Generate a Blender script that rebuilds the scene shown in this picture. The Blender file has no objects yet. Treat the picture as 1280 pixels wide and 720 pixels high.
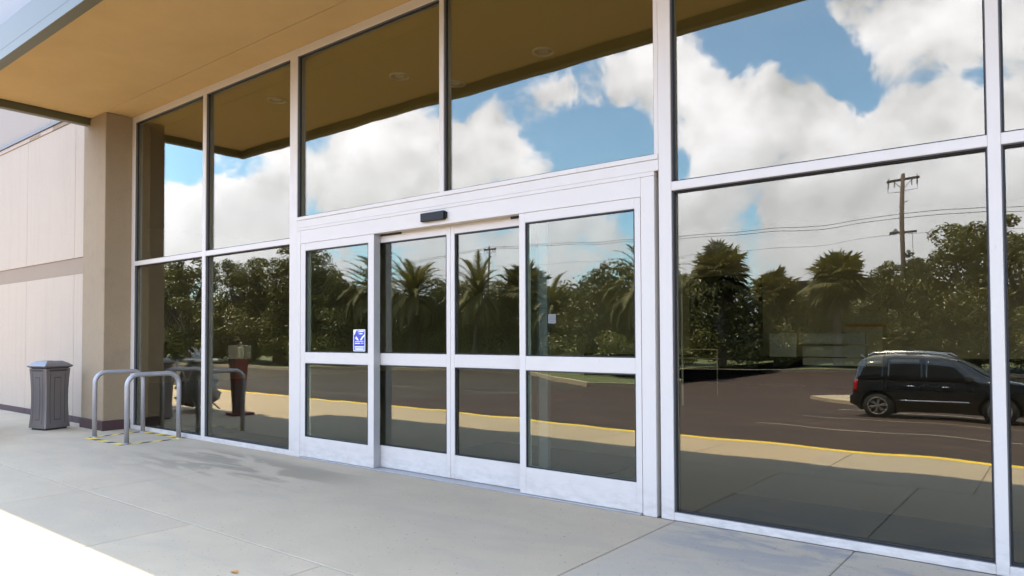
import bpy, bmesh, math, random
import numpy as np
from mathutils import Vector, Matrix, noise
R = math.radians
random.seed(7); rng = np.random.default_rng(7)
scene = bpy.context.scene
COL = scene.collection

# ---------------------------------------------------------------- camera
cam = bpy.data.cameras.new("camera"); camo = bpy.data.objects.new("camera", cam); COL.objects.link(camo)
scene.camera = camo
cam.sensor_width = 36; cam.lens = 36 * 893.87 / 1280
cam.shift_y = (397.83 - 360) / 1280
cam.clip_start = .05; cam.clip_end = 2000
yaw, pitch, roll = R(38.314), R(1.456), R(-.215)
d_ = Vector((-math.sin(yaw) * math.cos(pitch), math.cos(yaw) * math.cos(pitch), math.sin(pitch)))
r_ = Vector((math.cos(yaw), math.sin(yaw), 0)); u_ = r_.cross(d_)
r2 = r_ * math.cos(roll) + u_ * math.sin(roll); u2 = -r_ * math.sin(roll) + u_ * math.cos(roll)
M = Matrix((r2, u2, -d_)).transposed().to_4x4(); M.translation = Vector((0, -5.406, 1.5))
camo.matrix_world = M

# ---------------------------------------------------------------- sun, sky, exposure
scene.view_settings.view_transform = 'Standard'; scene.view_settings.look = 'None'
scene.view_settings.exposure = 2.04; scene.view_settings.gamma = 1
scene.cycles.max_bounces = 10; scene.cycles.diffuse_bounces = 5; scene.cycles.glossy_bounces = 6
scene.cycles.transparent_max_bounces = 16; scene.cycles.transmission_bounces = 8
scene.cycles.sample_clamp_indirect = 12
scene.cycles.use_denoising = True
to_sun = Vector((-.33, .160, 1)).normalized()
sl = bpy.data.lights.new("sun", 'SUN'); sl.energy = 5; sl.angle = R(.53); sl.color = (1, .90, .72)
so = bpy.data.objects.new("sun", sl); COL.objects.link(so)
so.rotation_euler = to_sun.to_track_quat('Z', 'Y').to_euler()
world = bpy.data.worlds.new("World"); scene.world = world; world.use_nodes = True

class NT:
    """tiny node-tree helper"""
    def __init__(s, nt): s.nt = nt; s.n = nt.nodes; s.l = nt.links
    def new(s, t, **k):
        n = s.n.new(t)
        for a, b in k.items(): setattr(n, a, b)
        return n
    def put(s, sock, v):
        if isinstance(v, bpy.types.NodeSocket): s.l.new(v, sock)
        elif v is not None: sock.default_value = v
    def math(s, op, a, b=None, c=None, clamp=False):
        n = s.new('ShaderNodeMath', operation=op, use_clamp=clamp)
        s.put(n.inputs[0], a); s.put(n.inputs[1], b)
        if c is not None: s.put(n.inputs[2], c)
        return n.outputs[0]
    def vmath(s, op, a, b=None, sc=None):
        n = s.new('ShaderNodeVectorMath', operation=op)
        s.put(n.inputs[0], a); s.put(n.inputs[1], b)
        if sc is not None: s.put(n.inputs[3], sc)
        return n.outputs['Value'] if op in ('DISTANCE', 'DOT_PRODUCT', 'LENGTH') else n.outputs[0]
    def noise(s, vec, scale, detail=4, rough=.5, dist=0, out=0):
        n = s.new('ShaderNodeTexNoise'); s.put(n.inputs['Vector'], vec)
        n.inputs['Scale'].default_value = scale; n.inputs['Detail'].default_value = detail
        n.inputs['Roughness'].default_value = rough; n.inputs['Distortion'].default_value = dist
        return n.outputs[out]
    def mapr(s, v, a, b, c=0, d=1, smooth=False):
        n = s.new('ShaderNodeMapRange'); n.interpolation_type = 'SMOOTHSTEP' if smooth else 'LINEAR'
        s.put(n.inputs[0], v)
        for i, x in enumerate((a, b, c, d)): s.put(n.inputs[i + 1], x)
        return n.outputs[0]
    def mix(s, f, a, b, mode='MIX'):
        n = s.new('ShaderNodeMix', data_type='RGBA', blend_type=mode)
        s.put(n.inputs[0], f)
        for i, x in ((6, a), (7, b)):
            s.put(n.inputs[i], x if isinstance(x, bpy.types.NodeSocket) else (*x[:3], 1))
        return n.outputs[2]

def build_sky():
    t = NT(world.node_tree); t.n.clear()
    out = t.new('ShaderNodeOutputWorld'); bg = t.new('ShaderNodeBackground')
    sky = t.new('ShaderNodeTexSky', sky_type='NISHITA'); sky.sun_disc = False
    sky.sun_elevation = math.asin(to_sun.z); sky.sun_rotation = math.atan2(to_sun.x, to_sun.y)
    sky.dust_density = 1.2; sky.ozone_density = 2.0; sky.air_density = 1.0
    D = t.vmath('NORMALIZE', t.new('ShaderNodeTexCoord').outputs['Generated'])
    warp = t.vmath('SCALE', t.vmath('SUBTRACT', t.noise(D, 5, 5, .6, out=1), (.5, .5, .5)), sc=.13)
    Dw = t.vmath('ADD', D, warp)
    # clouds, seen ones and added unseen ones: directions, angular radius, weight
    total = None
    for (x, y, z, r, w) in CLOUDS:
        k = t.vmath('DISTANCE', Dw, (x, y, z))
        g = t.math('EXPONENT', t.math('MULTIPLY', t.math('MULTIPLY', k, k), -1 / (r * r)))
        total = t.math('MULTIPLY_ADD', g, w, total if total is not None else -.06)
    sep = t.new('ShaderNodeSeparateXYZ'); t.l.new(D, sep.inputs[0]); zz = sep.outputs[2]
    n1 = t.noise(D, 10, 12, .64, .35)
    n2 = t.noise(t.vmath('MULTIPLY', D, (1, 1, 1.6)), 3.2, 4, .5)
    dens = t.math('ADD', t.math('MULTIPLY', t.math('SUBTRACT', n1, .5), 2.9), total)
    dens = t.math('ADD', dens, t.math('MULTIPLY', t.math('SUBTRACT', n2, .5), 1.0))
    dens = t.math('ADD', dens, t.mapr(zz, .0, .34, .5, 0))        # haze banks near the horizon
    mask = t.mapr(dens, -.05, .40, .05, 1, True)
    # lit tops and greyer bases
    nup = t.noise(t.vmath('ADD', D, (0, 0, .025)), 10, 6, .62, .35)
    nl = t.noise(D, 8, 4, .5, .1); nup = t.noise(t.vmath('ADD', D, (-.012, 0, .03)), 8, 4, .5, .1)
    lit = t.math('ADD', t.math('MULTIPLY', t.math('SUBTRACT', nl, nup), 2.6), .70)
    lit = t.math('ADD', lit, t.math('MULTIPLY', t.math('SUBTRACT', n1, .5), 1.5))
    lit = t.math('SUBTRACT', lit, t.mapr(dens, .8, 2.2, 0, .22))
    lit = t.math('MULTIPLY', lit, t.mapr(zz, .08, .27, .12, 1.0), clamp=True)
    cloud = t.mix(lit, CLOUD_DARK, CLOUD_LIT)
    skyc = t.mix(1.0, sky.outputs[0], SKY_TINT, 'MULTIPLY')
    col = t.mix(mask, skyc, cloud)
    t.l.new(col, bg.inputs[0]); bg.inputs[1].default_value = .105
    t.l.new(bg.outputs[0], out.inputs[0])

def sky_dir(px, py):
    v = d_ + (px - 640) / 893.87 * r2 - (py - 397.83) / 893.87 * u2
    v = Vector((v.x, -v.y, v.z)).normalized(); return v
_c = [  # (photo column, row, radius in photo pixels, weight) of clouds seen mirrored in the glass; <0 is clear sky
 (235,255,34,.9),(215,310,45,.8),(322,225,45,.75),(290,285,60,.8),(345,180,25,.3),(420,205,48,.95),(455,245,60,.9),(505,190,28,.5),
 (545,215,45,.9),(600,200,50,.95),(640,200,45,.85),(680,220,26,.5),(735,112,38,.6),(775,95,32,.6),(812,78,28,.6),(800,125,22,.25),(690,110,22,.35),
 (872,70,34,.6),(880,130,42,.6),(925,165,52,.9),(990,135,52,.95),(1035,165,45,.8),(1128,140,46,.95),(1185,165,60,.95),(1270,170,45,.8),
 (1180,45,75,.7),(1110,10,50,.65),(1245,35,60,.7),(1060,10,24,.3),(960,70,26,.25),(1045,80,20,.25),(870,285,42,.9),(960,260,60,.6),(1040,250,60,.6),(1180,240,70,.7),
 (1090,300,60,.55),(560,330,90,.4),(720,300,80,.35),(760,280,30,.35),(900,55,40,-.5),(1000,20,40,-.5),
 (222,200,26,-.6),(228,282,12,-.5),(300,198,30,-.8),(478,178,24,-.3),(590,150,40,-.35),(700,165,40,-.7),(760,175,40,-.8),(730,205,50,-.7),(560,130,40,-.3),
 (960,30,60,-.7),(1030,55,40,-.7),(920,100,26,-.35),(1060,120,26,-.9),(1075,90,26,-.6),(860,205,22,-.5),(1218,110,22,-.6),(925,285,20,-.5),(700,270,70,-.25),(590,300,60,-.25),(1268,300,26,-.3),(1150,98,26,-.7),(1210,100,24,-.6),(1085,125,18,-.5),(470,165,22,-.4)]
CLOUDS = [(-.9, -.1, .45, .5, .1), (.9, -.2, .4, .55, .1), (0, .15, 1, .55, .05), (.1, .9, .4, .6, .2)]  # broad unseen banks added around the view to shift the skylight
for a, b, rr, w in _c:
    v = sky_dir(a, b); CLOUDS.append((v.x, v.y, v.z, rr / 893.87 * .9, w * .78))
CLOUD_LIT = (14.2, 14.4, 17.0); CLOUD_DARK = (7.0, 7.3, 8.4); SKY_TINT = (1.5, 1.98, 2.2)
build_sky()

# ---------------------------------------------------------------- materials
def mat(name, col, rough=.6, metal=0, spec=.5, var=.0, vscale=3, col2=None, c2scale=1.5, c2lo=.45, c2hi=.65, bump=0, bscale=60, coat=0, fn=None, stretch=None):
    m = bpy.data.materials.new(name); m.use_nodes = True; t = NT(m.node_tree)
    b = t.n['Principled BSDF']; b.inputs['Roughness'].default_value = rough; b.inputs['Metallic'].default_value = metal
    b.inputs['Specular IOR Level'].default_value = spec; b.inputs['Coat Weight'].default_value = coat
    P = t.new('ShaderNodeTexCoord').outputs['Object']
    if stretch: P = t.vmath('MULTIPLY', P, stretch)
    c = t.mix(0, col, col)
    if col2: c = t.mix(t.mapr(t.noise(P, c2scale, 6, .6, .3), c2lo, c2hi, 0, 1, True), c, col2)
    if var:
        f = t.mapr(t.noise(P, vscale, 6, .65), .25, .75, 1 - var, 1 + var)
        c = t.vmath('SCALE', c, sc=f)
    if fn: c = fn(t, P, c, b)
    t.put(b.inputs['Base Color'], c)
    if bump:
        bn = t.new('ShaderNodeBump'); bn.inputs['Strength'].default_value = bump; bn.inputs['Distance'].default_value = .01
        t.l.new(t.noise(P, bscale, 5, .6), bn.inputs['Height']); t.l.new(bn.outputs[0], b.inputs['Normal'])
    return m

def concrete_fn(t, P, c, b):
    g = t.new('ShaderNodeNewGeometry').outputs['Position']
    oi = t.new('ShaderNodeObjectInfo').outputs['Random']
    c = t.vmath('SCALE', c, sc=t.mapr(oi, 0, 1, .94, 1.04))
    st = t.noise(t.vmath('MULTIPLY', g, (.55, 1.5, 1)), 1.5, 7, .62, .8)
    c = t.mix(t.math('MULTIPLY', t.mapr(st, .48, .66, 0, 1, True), .5), c, (.34, .275, .195))
    st2 = t.noise(t.vmath('MULTIPLY', g, (.8, 2.2, 1)), 2.1, 8, .7, .5)
    # dark scuffs concentrated near the sill of the right-hand window
    sx = t.new('ShaderNodeSeparateXYZ'); t.l.new(g, sx.inputs[0])
    near = t.math('MULTIPLY', t.mapr(sx.outputs[1], -1.3, -.05, 0, 1), t.mapr(sx.outputs[0], -2.7, -2.3, 0, 1))
    c = t.mix(t.math('MULTIPLY', t.math('MULTIPLY', t.mapr(st2, .44, .58, 0, 1, True), near), .9), c, (.16, .16, .18))
    c = t.mix(t.math('MULTIPLY', t.mapr(sx.outputs[0], -2.62, -2.5, 0, 1), .35), c, (.36, .325, .27))
    # brown drip stains in front of the left door leaf
    s3 = t.noise(t.vmath('MULTIPLY', g, (.5, 2.8, 1)), 1.3, 5, .55, 1.0)
    nb = t.math('MULTIPLY', t.math('MULTIPLY', t.mapr(sx.outputs[0], -10.2, -8.6, 0, 1, True), t.mapr(sx.outputs[0], -6.6, -5.6, 1, 0, True)),
                t.math('MULTIPLY', t.mapr(sx.outputs[1], -1.9, -.9, 0, 1, True), t.mapr(sx.outputs[1], -.5, -.15, 1, 0, True)))
    c = t.mix(t.math('MULTIPLY', t.math('MULTIPLY', t.mapr(s3, .44, .55, 0, 1, True), nb), .95), c, (.25, .20, .13))
    sp = t.noise(g, 38, 2, .5)
    c = t.mix(t.math('MULTIPLY', t.mapr(sp, .69, .72), .85), c, (.12, .10, .08))
    return t.vmath('SCALE', c, sc=t.mapr(t.noise(g, 90, 3, .7), .3, .7, .95, 1.05))

MT = {}
MT['concrete'] = mat('concrete', (.395, .31, .205), .85, var=.07, vscale=1.3, bump=.25, bscale=120, fn=concrete_fn)
MT['joint'] = mat('joint_base', (.19, .155, .11), .95, var=.2)
def asphalt_fn(t, P, c, b):
    g = t.new('ShaderNodeNewGeometry').outputs['Position']
    s = t.new('ShaderNodeSeparateXYZ'); t.l.new(g, s.inputs[0])
    # older grey surface to the left, newer brown seal coat to the right with an uneven edge
    e = t.math('ADD', s.outputs[0], t.math('MULTIPLY', t.noise(g, .35, 4, .6), 5))
    c = t.mix(t.mapr(e, -14.2, -13.4, 1, 0, True), c, (.040, .031, .020))
    n = t.noise(t.vmath('MULTIPLY', g, (.35, 1.3, 1)), .8, 7, .65, .6)
    c = t.mix(t.mapr(n, .42, .66, 0, .6, True), c, (.021, .010, .006))
    return t.vmath('SCALE', c, sc=t.mapr(t.noise(t.vmath('MULTIPLY', g, (.5, 1.4, 1)), 1.1, 8, .72), .32, .68, .55, 1.45))
MT['asphalt'] = mat('asphalt', (.038, .0185, .0100), .9, fn=asphalt_fn, bump=.3, bscale=40)
MT['yellow'] = mat('yellow_paint', (.72, .5, .03), .7, var=.18, vscale=6)
MT['linepaint'] = mat('line_paint', (.26, .23, .17), .8, var=.3, vscale=5)
MT['black'] = mat('black_tape', (.035, .03, .045), .6, var=.1)
MT['grass'] = mat('grass', (.075, .095, .028), .9, var=.35, vscale=2, col2=(.12, .11, .05))
MT['soil'] = mat('mulch', (.06, .045, .03), .95, var=.3)
def paint_fn(t, P, c, b):
    g = t.new('ShaderNodeNewGeometry').outputs['Position']; s = t.new('ShaderNodeSeparateXYZ'); t.l.new(g, s.inputs[0])
    d = t.math('MULTIPLY', t.mapr(s.outputs[2], .0, .32, .55, 0), t.mapr(t.noise(t.vmath('MULTIPLY', g, (3, 3, 9)), 2, 6, .7), .42, .7))
    c = t.mix(d, c, (.30, .26, .21))
    sc = t.noise(t.vmath('MULTIPLY', g, (1, 1, .25)), 30, 3, .6)
    c = t.mix(t.math('MULTIPLY', t.mapr(sc, .68, .73), .35), c, (.38, .35, .33))
    t.l.new(t.mapr(t.noise(g, 6, 5, .6), .3, .7, .3, .5), b.inputs['Roughness']); return c
MT['white'] = mat('white_aluminium', (.595, .53, .465), .38, spec=.5, var=.02, vscale=2, fn=paint_fn)
MT['whiteside'] = mat('mill_aluminium', (.36, .345, .33), .45, metal=.3, var=.04)
MT['gasket'] = mat('gasket', (.012, .012, .013), .55)
MT['reveal'] = mat('dark_reveal', (.10, .092, .088), .5)
def soffit_fn(t, P, c, b):
    g = t.new('ShaderNodeNewGeometry').outputs['Position']
    c = t.mix(t.mapr(t.noise(g, 1.1, 6, .6, .4), .4, .7, 0, .35, True), c, (.42, .265, .10))
    return t.mix(t.math('MULTIPLY', t.mapr(t.noise(g, 14, 2, .5), .76, .78), .7), c, (.08, .06, .03))
MT['soffit'] = mat('tan_stucco', (.455, .305, .13), .9, var=.05, vscale=2, bump=.5, bscale=90, fn=soffit_fn)
MT['fascia'] = mat('sage_metal', (.09, .083, .038), .45, var=.03)
MT['parapet'] = mat('pale_parapet', (.36, .34, .32), .85, var=.03)
def stucco_fn(t, P, c, b):
    g = t.new('ShaderNodeNewGeometry').outputs['Position']
    c = t.mix(t.math('MULTIPLY', t.mapr(t.noise(t.vmath('MULTIPLY', g, (5, 5, .35)), 1.6, 6, .65), .5, .75), .22), c, (.30, .225, .155))
    return t.vmath('SCALE', c, sc=t.mapr(t.noise(g, 70, 3, .7), .3, .7, .95, 1.05))
MT['column'] = mat('tan_render', (.275, .20, .118), .9, var=.07, vscale=1.5, bump=.5, bscale=50, col2=(.235, .175, .108), c2scale=2.2, c2lo=.5, c2hi=.75, fn=stucco_fn)
MT['colside'] = MT['column']
MT['panel'] = mat('cream_panel', (.43, .335, .245), .85, var=.025, vscale=1.0, bump=.35, bscale=80, fn=stucco_fn)
MT['panelup'] = mat('grey_panel', (.34, .27, .21), .85, var=.02, vscale=1.0, bump=.2, bscale=80)
MT['band'] = mat('tan_band', (.27, .195, .13), .85, var=.03, vscale=2)
MT['bandlt'] = mat('light_band', (.43, .33, .26), .85, var=.02)
MT['brownbase'] = mat('maroon_base', (.055, .022, .02), .7, var=.15, vscale=5)
MT['steel'] = mat('grey_painted_steel', (.38, .36, .36), .42, metal=.4, var=.06, vscale=9)
MT['bin'] = mat('bin_metal', (.15, .132, .124), .38, metal=.3, var=.06, vscale=4)
MT['bindark'] = mat('bin_groove', (.03, .027, .027), .5)
MT['sensor'] = mat('black_plastic', (.007, .007, .008), .5, spec=.3)
MT['sticker'] = mat('sticker_blue', (.05, .05, .36), .5)
MT['stickerw'] = mat('sticker_white', (.75, .76, .85), .5)
MT['notice'] = mat('notice_paper', (.16, .16, .15), .7)
# interior
MT['intfloor'] = mat('interior_floor', (.085, .07, .045), .45, var=.06)
MT['intwall'] = mat('interior_wall', (.56, .46, .28), .8, var=.05)
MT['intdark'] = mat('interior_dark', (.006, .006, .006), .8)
MT['intceil'] = mat('interior_ceiling', (.52, .37, .13), .9)
MT['mat'] = mat('floor_mat', (.01, .01, .011), .95, var=.15, vscale=40)
MT['red'] = mat('red_stand', (.13, .008, .007), .6)
MT['brown'] = mat('brown_stand', (.05, .03, .028), .5)
MT['board'] = mat('pale_board', (.55, .52, .42), .7)
MT['orange'] = mat('orange_edge', (.5, .22, .03), .6)
MT['plastic'] = mat('wrap_plastic', (.55, .57, .58), .22, spec=.8, var=.1)
MT['cloth'] = mat('grey_wrap', (.14, .155, .16), .35, spec=.8, var=.35, vscale=6, bump=.9, bscale=9)
MT['bag'] = mat('black_bag', (.012, .012, .014), .3, spec=.7)
# vegetation
def leaf_mat(name, a, b2, rough=.38, tr=.35):
    m = bpy.data.materials.new(name); m.use_nodes = True; t = NT(m.node_tree); b = t.n['Principled BSDF']
    g = t.new('ShaderNodeNewGeometry').outputs['Position']; oi = t.new('ShaderNodeObjectInfo').outputs['Random']
    c = t.mix(t.mapr(t.noise(g, 1.1, 4, .6), .35, .65), a, b2)
    c = t.vmath('SCALE', c, sc=t.mapr(oi, 0, 1, .8, 1.2))
    c = t.vmath('SCALE', c, sc=t.mapr(t.noise(g, 9, 2, .6), .3, .7, .7, 1.3))
    t.l.new(c, b.inputs['Base Color']); b.inputs['Roughness'].default_value = rough
    b.inputs['Specular IOR Level'].default_value = .45
    tl = t.new('ShaderNodeBsdfTranslucent'); t.l.new(c, tl.inputs[0])
    mx = t.new('ShaderNodeMixShader'); mx.inputs[0].default_value = tr
    t.l.new(b.outputs[0], mx.inputs[1]); t.l.new(tl.outputs[0], mx.inputs[2])
    t.l.new(mx.outputs[0], t.n['Material Output'].inputs[0]); return m
MT['leaf'] = leaf_mat('leaf_green', (.074, .078, .014), (.118, .112, .022))
MT['leaf2'] = leaf_mat('leaf_dark', (.072, .073, .016), (.108, .10, .022))
MT['leaf3'] = leaf_mat('leaf_bright', (.11, .125, .018), (.145, .14, .028))
MT['frond'] = leaf_mat('frond_green', (.09, .088, .02), (.125, .11, .03), .65)
MT['deadfrond'] = leaf_mat('frond_dead', (.08, .055, .025), (.055, .038, .018), .8)
MT['bark'] = mat('bark', (.10, .08, .06), .95, var=.3, vscale=6)
MT['polewood'] = mat('pole_wood', (.10, .075, .058), .9, var=.2, vscale=6, stretch=(6, 6, .6))
MT['wire'] = mat('wire', (.006, .006, .006), 1, spec=0)
# car
MT['carpaint'] = mat('black_car_paint', (.012, .013, .015), .18, coat=.8)
MT['carglass'] = mat('car_glass', (.008, .009, .010), .05, spec=.9)
MT['windshield'] = mat('windshield_glass', (.10, .12, .13), .05, spec=.9)
MT['tyre'] = mat('tyre', (.018, .018, .018), .85)
MT['alloy'] = mat('alloy', (.62, .62, .64), .3, metal=.9)
MT['chrome'] = mat('chrome', (.75, .75, .77), .15, metal=1)
MT['tail'] = mat('tail_light', (.35, .012, .015), .15)
MT['lamp'] = mat('head_lamp', (.6, .62, .63), .08, spec=.9)
MT['darkbuild'] = mat('brown_building', (.045, .03, .022), .9, var=.1)

def glass_mat(name, tint, r0, wob):
    m = bpy.data.materials.new(name); m.use_nodes = True; t = NT(m.node_tree); t.n.remove(t.n['Principled BSDF'])
    g = t.new('ShaderNodeNewGeometry').outputs['Position']; oi = t.new('ShaderNodeObjectInfo').outputs['Random']
    off = t.new('ShaderNodeCombineXYZ'); t.l.new(t.math('MULTIPLY', oi, 37), off.inputs[0])
    P = t.vmath('ADD', g, off.outputs[0])
    bn = t.new('ShaderNodeBump'); bn.inputs['Strength'].default_value = 1; bn.inputs['Distance'].default_value = wob
    t.l.new(t.noise(t.vmath('MULTIPLY', P, (1, 1, .6)), 1.3, 1, .4), bn.inputs['Height'])
    lw = t.new('ShaderNodeLayerWeight'); lw.inputs[0].default_value = .5
    f = t.math('MULTIPLY_ADD', t.math('POWER', lw.outputs['Facing'], 4.6), 1 - r0, r0, clamp=True)
    tr = t.new('ShaderNodeBsdfTransparent'); tr.inputs[0].default_value = (*tint, 1)
    gl = t.new('ShaderNodeBsdfGlossy'); gl.inputs['Roughness'].default_value = 0; gl.inputs[0].default_value = GL_COL
    t.l.new(bn.outputs[0], gl.inputs['Normal'])
    mx = t.new('ShaderNodeMixShader'); t.l.new(f, mx.inputs[0]); t.l.new(tr.outputs[0], mx.inputs[1]); t.l.new(gl.outputs[0], mx.inputs[2])
    t.l.new(mx.outputs[0], t.n['Material Output'].inputs[0]); return m
GL_COL = (1, .965, .87, 1)
MT['glass'] = glass_mat('tinted_glass', (.84, .85, .79), .098, .0027)
MT['doorglass'] = glass_mat('door_glass', (.80, .86, .82), .098, .0038)
MT['acrylic'] = glass_mat('clear_acrylic', (.93, .94, .94), .06, .0)

# ---------------------------------------------------------------- mesh helpers
class MB:
    def __init__(s): s.v = []; s.f = []
    def add(s, vs, fs):
        o = len(s.v); s.v += [tuple(p) for p in vs]; s.f += [tuple(i + o for i in f) for f in fs]; return s
    def box(s, x0, x1, y0, y1, z0, z1, m=None):
        vs = [(x, y, z) for z in (z0, z1) for y in (y0, y1) for x in (x0, x1)]
        if m: vs = [m @ Vector(p) for p in vs]
        return s.add(vs, [(0, 2, 3, 1), (4, 5, 7, 6), (0, 1, 5, 4), (2, 6, 7, 3), (0, 4, 6, 2), (1, 3, 7, 5)])
    def tube(s, pts, rad, n=8, cap=True):
        pts = [Vector(p) for p in pts]; rads = rad if hasattr(rad, '__len__') else [rad] * len(pts)
        vs = []; ref = None
        for i, p in enumerate(pts):
            t = (pts[min(i + 1, len(pts) - 1)] - pts[max(i - 1, 0)]).normalized()
            if ref is None: ref = Vector((0, 0, 1)) if abs(t.z) < .9 else Vector((1, 0, 0))
            a = (ref - t * ref.dot(t)).normalized(); b = t.cross(a); ref = a
            vs += [p + (a * math.cos(q) + b * math.sin(q)) * rads[i] for q in [2 * math.pi * k / n for k in range(n)]]
        fs = [(i * n + k, i * n + (k + 1) % n, (i + 1) * n + (k + 1) % n, (i + 1) * n + k) for i in range(len(pts) - 1) for k in range(n)]
        if cap: fs += [tuple(range(n))[::-1], tuple((len(pts) - 1) * n + k for k in range(n))]
        return s.add(vs, fs)
    def prism(s, poly, axis, a, b):
        """poly of 2D points extruded along axis from a to b"""
        def P(u, v, w): return {'x': (w, u, v), 'y': (u, w, v), 'z': (u, v, w)}[axis]
        n = len(poly); vs = [P(u, v, a) for u, v in poly] + [P(u, v, b) for u, v in poly]
        fs = [tuple(range(n)), tuple(range(2 * n - 1, n - 1, -1))] + [(i, i + n, (i + 1) % n + n, (i + 1) % n) for i in range(n)]
        return s.add(vs, fs)
    def build(s, name, m, parent=None, bevel=0, smooth=False, seg=1):
        me = bpy.data.meshes.new(name); me.from_pydata(s.v, [], s.f)
        bm = bmesh.new(); bm.from_mesh(me); bmesh.ops.recalc_face_normals(bm, faces=bm.faces)
        if bevel: bmesh.ops.bevel(bm, geom=bm.edges[:], offset=bevel, segments=seg, affect='EDGES', profile=.5)
        bm.to_mesh(me); bm.free()
        if smooth: me.shade_smooth()
        me.materials.append(m); o = bpy.data.objects.new(name, me); COL.objects.link(o)
        if parent: o.parent = parent
        return o
def bx(name, m, parent, x0, x1, y0, y1, z0, z1, bevel=0): return MB().box(x0, x1, y0, y1, z0, z1).build(name, m, parent, bevel)
def tag(o, label=None, cat=None, group=None, kind=None):
    for k, v in (('label', label), ('category', cat), ('group', group), ('kind', kind)):
        if v: o[k] = v
    return o
def thing(name, label, cat, loc=(0, 0, 0), rz=0, group=None):
    o = bpy.data.objects.new(name, None); COL.objects.link(o); o.location = loc; o.rotation_euler.z = rz; o.empty_display_size = .2
    return tag(o, label, cat, group)
def copy_tree(o, parent=None):
    c = o.copy(); COL.objects.link(c)
    if parent: c.parent = parent
    for ch in list(o.children): copy_tree(ch, c)
    return c
def struct(name, mb, m, **k): return tag(mb.build(name, m, **k), kind='structure')
def np_mesh(name, verts, faces, m, parent=None, smooth=False):
    """verts (N,3), faces (M,3|4) numpy"""
    me = bpy.data.meshes.new(name); k = faces.shape[1]
    me.vertices.add(len(verts)); me.vertices.foreach_set('co', np.ascontiguousarray(verts, dtype=np.float32).ravel())
    me.loops.add(faces.size); me.loops.foreach_set('vertex_index', faces.astype(np.int32).ravel())
    me.polygons.add(len(faces)); me.polygons.foreach_set('loop_start', np.arange(0, faces.size, k, dtype=np.int32))
    me.update(calc_edges=True); me.materials.append(m)
    o = bpy.data.objects.new(name, me); COL.objects.link(o)
    if parent: o.parent = parent
    return o

# ---------------------------------------------------------------- ground, pavement, lot
def kerb_y(x): return -(4.47 - .052 * x) if x > -60 else -7.6
def lot_z(y): return -.15 - .045 * min(max(-y - 5, 0), 11)
# terrain to the horizon
tb = MB(); tb.add([(-900, -5.0, -.75), (900, -5.0, -.75), (900, -1200, -.75), (-900, -1200, -.75)], [(0, 1, 2, 3)])
struct('ground', tb, MT['grass'])
# parking lot, gently falling away from the pavement
lb = MB(); ys = [None, -5.0001, -6, -8, -10, -12, -14, -16, -20, -30, -40, -75]
xs = np.linspace(-70, 30, 26)
grid = []
for j, y in enumerate(ys):
    for x in xs: 
        yy = kerb_y(x) - .14 if j == 0 else min(y - .4, kerb_y(x) - .2 - .01 * j) if y > -8 else y
        grid.append((x, yy, lot_z(yy)))
n = len(xs); lb.add(grid, [(j * n + i, j * n + i + 1, (j + 1) * n + i + 1, (j + 1) * n + i) for j in range(len(ys) - 1) for i in range(n - 1)])
lot = struct('parking_lot', lb, MT['asphalt'])
# pavement: base with separate concrete slabs
pb = MB(); pb.add([(-70, .2, -.007), (30, .2, -.007), (30, kerb_y(30) + .005, -.007), (-70, kerb_y(-70) + .005, -.007)], [(0, 1, 2, 3)])
pav = struct('pavement', pb, MT['joint'])
G = .0048
def slab(x0, x1, y0a, y0b, y1, zt=0):
    p = [(x0 + G, y0a + G), (x1 - G, y0b + G), (x1 - G, y1 - G), (x0 + G, y1 - G)]; c = .006
    q = [(x0 + G + c, y0a + G + c), (x1 - G - c, y0b + G + c), (x1 - G - c, y1 - G - c), (x0 + G + c, y1 - G - c)]
    vs = [(a, b, -.1) for a, b in p] + [(a, b, zt - c * .7) for a, b in p] + [(a, b, zt) for a, b in q]
    fs = [(8, 9, 10, 11)] + [(i, (i + 1) % 4, (i + 1) % 4 + 4, i + 4) for i in range(4)] + [(i + 4, (i + 1) % 4 + 4, (i + 1) % 4 + 8, i + 8) for i in range(4)]
    MB().add(vs, fs).build('concrete_slab', MT['concrete'], pav)
for a, b in ((-70, -56), (-56, -42), (-42, -33), (-33, -28), (-28, -23), (-23, -18), (-18, -12.8), (-12.8, -7.7), (-7.7, -2.585), (-2.585, -1.243), (-1.243, 2.5), (2.5, 8), (8, 16), (16, 30)):
    slab(a, b, -2.46, -2.46, -.0 if a > -12 else .15)
xo = [-70, -60, -50, -42, -36, -30, -25, -21, -17.5, -12.8, -7.7, -5.62, -3.92, -2.27, -.8, .85, 2.5, 5, 8, 12, 18, 24, 30]
for a, b in zip(xo, xo[1:]): slab(a, b, kerb_y(a) + .155, kerb_y(b) + .155, -2.46)
kb = MB()
kx = np.linspace(-70, 30, 51)
for a, b in zip(kx, kx[1:]):
    ya, yb = kerb_y(a), kerb_y(b)
    kb.add([(a, ya, 0.002), (b, yb, 0.002), (b, yb + .15, .0), (a, ya + .15, .0), (a, ya - .015, -.012), (b, yb - .015, -.012), (b, yb - .03, -.4), (a, ya - .03, -.4)],
           [(0, 1, 2, 3), (4, 5, 1, 0), (7, 6, 5, 4)])
struct('kerb', kb, MT['yellow'])
def line(x0, y0, x1, y1, w=.1, name='parking_line', m='linepaint', n=6):
    b = MB(); p = [Vector((x0 + (x1 - x0) * i / n, y0 + (y1 - y0) * i / n, 0)) for i in range(n + 1)]
    d = (p[-1] - p[0]).normalized(); q = Vector((-d.y, d.x, 0)) * w / 2
    vs = []
    for a in p:
        for s in (-1, 1): c = a + q * s; vs.append((c.x, c.y, lot_z(c.y) + .006))
    b.add(vs, [(2 * i, 2 * i + 1, 2 * i + 3, 2 * i + 2) for i in range(n)])
    return tag(b.build(name, MT[m]), kind='structure')
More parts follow.
